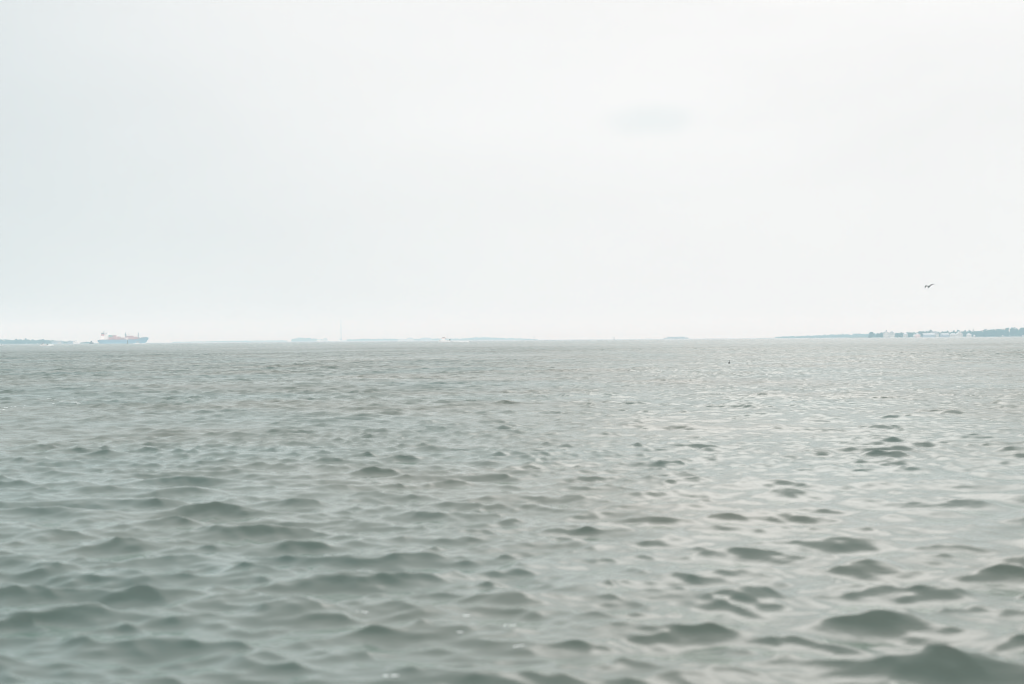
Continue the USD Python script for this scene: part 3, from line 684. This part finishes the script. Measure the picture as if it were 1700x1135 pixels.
def outboard(x, z, y=0.0, s=1.0):
    return cat_([bevel(x - 0.55 * s, x + 0.10 * s, y - 0.28 * s, y + 0.28 * s, z + 0.25 * s, z + 1.0 * s, 0.1 * s), box(x - 0.38 * s, x - 0.05 * s, y - 0.12 * s, y + 0.12 * s, z - 0.9 * s, z + 0.25 * s)])
def body_mesh(joints, bones, res=0.05, it=8):
    """one continuous figure: hulls of the spheres at joint pairs, merged, refined and smoothed"""
    parts_ = []
    for a, b in bones:
        (pa, ra), (pb, rb) = joints[a], joints[b]
        parts_.append(m3.Manifold.batch_hull([m3.Manifold.sphere(ra, 14).translate(tuple(map(float, pa))), m3.Manifold.sphere(rb, 14).translate(tuple(map(float, pb)))]))
    m = parts_[0]
    for p in parts_[1:]: m = m + p
    m = m.refine_to_length(res).to_mesh()
    tm = trimesh.Trimesh(m.vert_properties[:, :3], m.tri_verts)
    trimesh.smoothing.filter_taubin(tm, iterations=it)
    return tm
def person(label, loc, rotz, pose):
    """standing or seated at a helm, arms reaching forward; +x is where they face"""
    t = thing("person", label, "person", loc, rotz)
    sit = pose == "sit"
    hip = 0.48 if sit else 0.95
    J = {"pel": ((0, 0, hip), 0.15), "waist": ((0.03, 0, hip + 0.2), 0.13), "chest": ((0.07, 0, hip + 0.42), 0.155), "neck": ((0.10, 0, hip + 0.60), 0.06), "head": ((0.13, 0, hip + 0.73), 0.10), "crown": ((0.12, 0, hip + 0.80), 0.085), "chin": ((0.18, 0, hip + 0.68), 0.055)}
    B = [("pel", "waist"), ("waist", "chest"), ("chest", "neck"), ("neck", "head"), ("head", "crown"), ("head", "chin")]
    for s, n in ((1, "l"), (-1, "r")):
        J["hip" + n] = ((0, 0.1 * s, hip - 0.02), 0.105)
        if sit:
            J["knee" + n] = ((0.43, 0.13 * s, hip + 0.02), 0.075); J["ank" + n] = ((0.45, 0.13 * s, 0.08), 0.052); J["toe" + n] = ((0.62, 0.14 * s, 0.045), 0.04)
        else:
            J["knee" + n] = ((0.05, 0.12 * s, 0.5), 0.075); J["ank" + n] = ((0.0, 0.13 * s, 0.09), 0.05); J["toe" + n] = ((0.17, 0.15 * s, 0.045), 0.04)
        J["sh" + n] = ((0.08, 0.20 * s, hip + 0.50), 0.075); J["el" + n] = ((0.24, 0.26 * s, hip + 0.27), 0.052); J["wr" + n] = ((0.47, 0.18 * s, hip + 0.30), 0.036)
        J["palm" + n] = ((0.54, 0.165 * s, hip + 0.31), 0.038)
        for q in range(4):
            J[f"f{q}" + n] = ((0.60, (0.135 + 0.022 * q) * s, hip + 0.325), 0.010); J[f"g{q}" + n] = ((0.64 - 0.004 * q, (0.135 + 0.022 * q) * s, hip + 0.30), 0.009)
            B += [("palm" + n, f"f{q}" + n), (f"f{q}" + n, f"g{q}" + n)]
        J["th" + n] = ((0.58, 0.115 * s, hip + 0.30), 0.011)
        B += [("pel", "hip" + n), ("hip" + n, "knee" + n), ("knee" + n, "ank" + n), ("ank" + n, "toe" + n), ("chest", "sh" + n), ("sh" + n, "el" + n), ("el" + n, "wr" + n), ("wr" + n, "palm" + n), ("palm" + n, "th" + n)]
    part(t, "body", body_mesh(J, B), M["cloth_dark"], smooth=True)
    head = cat_([trimesh.creation.icosphere(2, 0.098).apply_scale([0.95, 0.8, 1.18]).apply_translation([0.145, 0, hip + 0.745])] + [trimesh.creation.icosphere(1, 0.016).apply_translation([0.25, 0, hip + 0.735])] + [trimesh.creation.icosphere(1, 0.022).apply_translation([0.135, 0.08 * s, hip + 0.74]) for s in (-1, 1)])
    part(t, "head", head, M["skin"], smooth=True)
    part(t, "hair", trimesh.creation.icosphere(2, 0.104).apply_scale([0.98, 0.86, 0.9]).apply_translation([0.118, 0, hip + 0.785]), M["hair"], smooth=True)
    return t
def at_water(px, d): return (across(px, d), d, 0.0)
def wake(label, px0, px1, d, w=3.0, seed=0, thick=0.75):
    """a ragged streak of churned white water"""
    g = np.random.default_rng(300 + seed); x0, x1 = across(px0, d), across(px1, d); cl = []
    n = int((x1 - x0) / 0.45)
    for i in range(n):
        x = x0 + (x1 - x0) * g.random()
        r = 0.25 + 0.4 * g.random()
        v = ICO.vertices * (1 + g.normal(0, 0.2, (len(ICO.vertices), 1))) * [r * 1.7, r * 1.4, thick * (0.5 + 0.9 * g.random())]
        cl.append((v + [x, d + g.normal(0, w / 2), 0.12 + 0.15 * g.random()], ICO.faces))
    m = usdkit.mesh(stage, numbered("/World/wake"), merge(cl), M["foam"])
    tag(m, label, "wake", None, "stuff")

# open boat with a dark figure, throwing spray (left)
bd = 1500.0
L = 7.2
bx, by, _ = at_water(72.5, bd)
t = thing("open_motorboat", "small white open boat with a dark figure in it, left of the ship", "boat", (bx, by, 0), 180.0)
hb = part(t, "hull", hull_small(L, 2.6, 1.15), M["white_gel"], smooth=40)
part(t, "rub_rail", cat_([cyl((-L / 2 + 0.1, s * 1.31, 1.16), (L * 0.06, s * 1.31, 1.19), 0.06, 6) for s in (-1, 1)]), M["steel"])
part(t, "cockpit_sole", box(-L / 2 + 0.3, 1.6, -1.05, 1.05, 1.16, 1.19), M["white"])
part(t, "console", bevel(-0.2, 0.75, -0.55, 0.55, 1.18, 2.25, 0.08), M["white_gel"])
part(t, "windscreen", prism([(0.35, 2.253), (0.42, 2.253), (0.20, 2.75), (0.14, 2.75)], -0.5, 0.5), M["glass"])
part(t, "outboard_motor", outboard(-L / 2, 0.75, 0.45), M["black"])
part(t, "outboard_motor", outboard(-L / 2, 0.75, -0.45), M["black"])
person("person in dark clothing standing in the small open boat left of the ship", (bx - 1.1, by - 0.5, 1.19), 180.0, "stand")
part(t, "gear_locker", bevel(1.5, 2.7, -0.6, 0.6, 1.16, 1.75, 0.08), M["black"])
wake("white wake streaming right from the boat with the dark figure", 75, 89, bd + 1, 2.5, 1)
wake("small white bow splash left of the boat with the dark figure", 65.2, 69, bd, 1.5, 2)

# boat at the left edge
t = thing("runabout", "white runabout cut off by the left edge of the picture", "boat", at_water(-2.0, 1900), 180.0)
part(t, "hull", hull_small(7.2, 2.4, 1.0), M["white_gel"], smooth=40)
part(t, "cabin", bevel(-0.6, 1.5, -0.9, 0.9, 0.98, 2.2, 0.15), M["white_gel"])
part(t, "window", box(-0.4, 1.3, -0.94, -0.86, 1.5, 2.0), M["glass"])
part(t, "hardtop", bevel(-1.9, 0.9, -1.0, 1.0, 2.7, 2.82, 0.05), M["white"])
part(t, "hardtop_post", cat_([cyl((x, y, 0.9), (x, y, 2.72), 0.035, 6) for x in (-1.8, 0.7) for y in (-0.9, 0.9)]), M["steel"])
part(t, "outboard_motor", outboard(-3.6, 0.6), M["black"])
wake("short white wake at the left edge behind the runabout", 0.5, 5, 1901, 2.0, 3)

# white motorboat in front of the ship's bow, heading left
fd2 = 2250.0
t = thing("motorboat", "little white motorboat with a hardtop crossing before the ship's bow", "boat", at_water(228.6, fd2), 180.0)
part(t, "hull", hull_small(7.8, 2.7, 1.5, sheer=0.5), M["white_gel"], smooth=40)
part(t, "console", bevel(-1.2, 0.4, -0.7, 0.7, 1.5, 2.7, 0.1), M["white_gel"])
part(t, "hardtop", bevel(-2.4, 1.9, -1.25, 1.25, 3.9, 4.4, 0.14), M["white"])
part(t, "hardtop_post", cat_([cyl((x, y, 1.4), (x * 0.9, y, 3.95), 0.09, 6) for x in (-2.1, 1.4) for y in (-1.1, 1.1)]), M["buff"])
part(t, "windscreen", prism([(0.5, 2.2), (0.62, 2.2), (0.25, 3.6), (0.13, 3.6)], -0.9, 0.9), M["glass"])
part(t, "outboard_motor", outboard(-3.9, 0.9), M["black"])
wake("white wake trailing right of the little motorboat under the ship's bow", 232.5, 242.5, fd2 + 1, 2.5, 4)
wake("white splash left of the little motorboat under the ship's hull", 221.8, 225.5, fd2, 1.5, 5)

# cabin cruiser near the centre, heading left
cd = 1800.0
t = thing("cabin_cruiser", "white cabin cruiser with an arched brown canopy near the centre", "boat", at_water(737.6, cd), 180.0)
part(t, "hull", hull_small(14.2, 4.2, 2.35, sheer=0.3), M["white_gel"], smooth=40)
cb = part(t, "cabin", cat_([bevel(-1.6, 3.6, -1.5, 1.5, 1.7, 3.1, 0.3), bevel(-0.6, 2.4, -1.3, 1.3, 3.0, 4.6, 0.35)]), M["white_gel"])
for q in range(3):
    part(cb, "window", box(-1.2 + q * 1.5, -0.1 + q * 1.5, -1.53, -1.45, 2.15, 2.75), M["glass"])
arc = [(2.6 * math.cos(a) + 0.7, 3.6 + 2.7 * math.sin(a)) for a in np.linspace(0.25, math.pi, 16)]
arc_in = [(x * 0.9 + 0.07, 3.55 + (z - 3.6) * 0.80) for x, z in arc[::-1]]
cn = part(t, "canopy", prism(arc + arc_in, -1.45, 1.45), M["canvas"])
part(cn, "canopy_post", cat_([cyl((-1.7, s, 1.7), (-1.8, s, 3.7), 0.06, 6) for s in (-1.3, 1.3)]), M["steel"])
part(t, "mast", cyl((-3.6, 0, 1.7), (-3.6, 0, 12.6), 0.13, 8, 0.06), M["steel"])
part(t, "bow_rail", cat_([cyl((2.5, s * 1.5, 2.7), (6.2, s * 0.25, 2.9), 0.04, 6) for s in (-1, 1)] + [cyl((x, s * y, 1.8), (x, s * y, 2.75), 0.035, 6) for s in (-1, 1) for x, y in ((2.5, 1.5), (4.2, 1.0), (5.6, 0.45))]), M["steel"])
part(t, "swim_platform", bevel(-7.5, -6.5, -1.7, 1.7, 0.35, 0.6, 0.08), M["white"])
part(t, "outboard_motor", outboard(-6.4, 1.5, -0.5, 2.3), M["black"])
part(cn, "canopy_post", box(0.3, 0.6, -1.44, -1.36, 3.0, 5.9), M["canvas"])
wake("long white wake line trailing right of the cabin cruiser", 752, 778, cd + 2, 1.2, 6, 0.45)
wake("white churned water close behind the cabin cruiser", 744.5, 748, cd, 1.5, 7)

# dark float in the mid water
t = thing("pot_float", "tiny dark float on the water right of centre below the fort", "float", (across(1210, 138), 138.0, 0.05))
part(t, "buoy", cyl((0, 0, -0.1), (0.02, 0, 0.12), 0.075, 12, 0.06), M["black"])
part(t, "stick", cyl((0.02, 0, 0.11), (0.05, 0, 0.30), 0.02, 6), M["timber"])

# ------------------------------------------------------------------ gull
gd = 175.0; gz = height(1543, 475.8, gd)
U = gd / F17                                    # metres per photo pixel there
t = thing("gull", "dark gull gliding with bent wings above the right-hand water", "bird", (across(1543, gd), gd, gz))
t_pitch = trimesh.transformations.rotation_matrix(math.radians(32), [1, 0, 0])
def ellipse(c, ry, rz, n=10):
    a = np.arange(n) * 2 * np.pi / n
    return np.c_[np.full(n, c[0]), c[1] + np.cos(a) * ry, c[2] + np.sin(a) * rz]
body = loft([ellipse((s * 0.25 - 0.2 * 0, 0, 0.01 * s), r, r * 0.9) for s, r in ((-1.1, 0.012), (-0.8, 0.035), (-0.4, 0.06), (0.0, 0.072), (0.35, 0.062), (0.6, 0.042), (0.75, 0.045), (0.9, 0.035), (1.0, 0.014), (1.25, 0.006))])
body.apply_transform(trimesh.transformations.rotation_matrix(math.radians(62), [0, 0, 1]))       # flying away to the right
def wing(points):
    secs = []
    for (x, y, z, c, th) in points:
        ring = [(x, y + c * 0.5, z), (x, y + c * 0.2, z + th), (x, y - c * 0.25, z + th * 0.8), (x, y - c * 0.5, z - 0.06 * c), (x, y - c * 0.2, z - th * 0.35), (x, y + c * 0.25, z - th * 0.4)]
        secs.append(np.array(ring))
    return loft(secs)
lw = wing([(0.03, 0, 0.01, 0.20, 0.03), (-0.14, 0.03, 0.075, 0.27, 0.03), (-0.32, 0.06, 0.115, 0.22, 0.025), (-0.43, 0.04, 0.115, 0.15, 0.016), (-0.47, 0.0, 0.03, 0.11, 0.014), (-0.485, -0.05, -0.05, 0.03, 0.008)])
rw_ = wing([(-0.03, 0, 0.01, 0.20, 0.03), (0.13, 0.03, 0.14, 0.20, 0.022), (0.30, 0.05, 0.30, 0.17, 0.018), (0.42, 0.04, 0.33, 0.14, 0.014), (0.56, 0.0, 0.29, 0.09, 0.010), (0.68, -0.05, 0.255, 0.02, 0.006)])
tail = wing([(-0.06, -0.28, 0.0, 0.14, 0.008), (0.0, -0.28, 0.004, 0.16, 0.010), (0.06, -0.28, 0.0, 0.14, 0.008)])
def mani(m):
    mm = m3.Manifold(m3.Mesh(np.asarray(m.vertices, np.float32), np.asarray(m.faces, np.uint32)))
    return mm
whole = mani(body)
try:
    whole = whole + mani(lw) + mani(rw_)
    q = whole.to_mesh(); gm = trimesh.Trimesh(q.vert_properties[:, :3], q.tri_verts)
except Exception:
    gm = cat_([body, lw, rw_])
part(t, "body", gm.apply_transform(t_pitch), M["feather"], smooth=40)
tip = prism([(-0.515, -0.13), (-0.485, -0.17), (-0.43, -0.06), (-0.385, 0.07), (-0.41, 0.115), (-0.47, 0.12), (-0.51, 0.03)], -0.012, 0.012)
part(t, "wing_tip", tip, M["feather_dark"], smooth=40, label="dark drooping wing tip")
part(t, "tail", tail.apply_transform(trimesh.transformations.rotation_matrix(math.radians(-28), [0, 0, 1])).apply_transform(t_pitch), M["feather"])

# ------------------------------------------------------------------ foam flecks on the near water
g = np.random.default_rng(77)
def surface(x, y, sp=0.05):
    d_ = sea(np.array([[x]]), np.array([[y]]), np.array([sp]))
    return np.array([x + d_[0][0, 0], y + d_[1][0, 0], d_[2][0, 0]])
def px_water(px, y):
    d = EYE * F17 / (y - skyline(px)); return across(px, d), d
flecks = []
def fleck(px, y, size):
    """a broken little patch of froth lying on the water: a handful of flat ragged bits"""
    x, d = px_water(px, y); size *= 0.8
    sp = float(np.interp(d, rows, np.gradient(rows)))
    for _ in range(5 if d < 40 else 3):
        p = surface(x + g.normal(0, size), d + g.normal(0, size * 0.6), sp)
        a = np.arange(7) * 0.898; rad = size * (0.25 + 0.45 * g.random()) * (0.6 + 0.6 * g.random(7))
        v = np.vstack([np.c_[np.cos(a) * rad * 1.5, np.sin(a) * rad, np.zeros(7)], [[0, 0, 0.004 + 0.25 * max(0.0, size - 0.05)]]]) + p + [0, 0, 0.003]
        flecks.append((v, np.array([[q, (q + 1) % 7, 7] for q in range(7)])))
for px, y, s in ((602, 1016, 0.026), (776, 1017, 0.032), (848, 1031, 0.030), (855, 1074, 0.028), (645, 1127, 0.04), (262, 973, 0.022), (760, 1053, 0.02)):
    fleck(px, y, s)
for cx, cy, n, w_ in ((8, 676, 7, 16), (92, 667, 6, 18), (110, 672, 4, 14), (128, 669, 3, 12), (38, 674, 3, 8)):
    for _ in range(n):
        fleck(cx + g.normal(0, w_ * 0.5), cy + g.normal(0, 2.4), 0.05 + 0.06 * g.random() ** 2)
fm = usdkit.mesh(stage, "/World/sea_foam", merge(flecks), M["foam"])
tag(fm, "scattered white foam flecks on the near and left-hand water", None, None, "stuff")
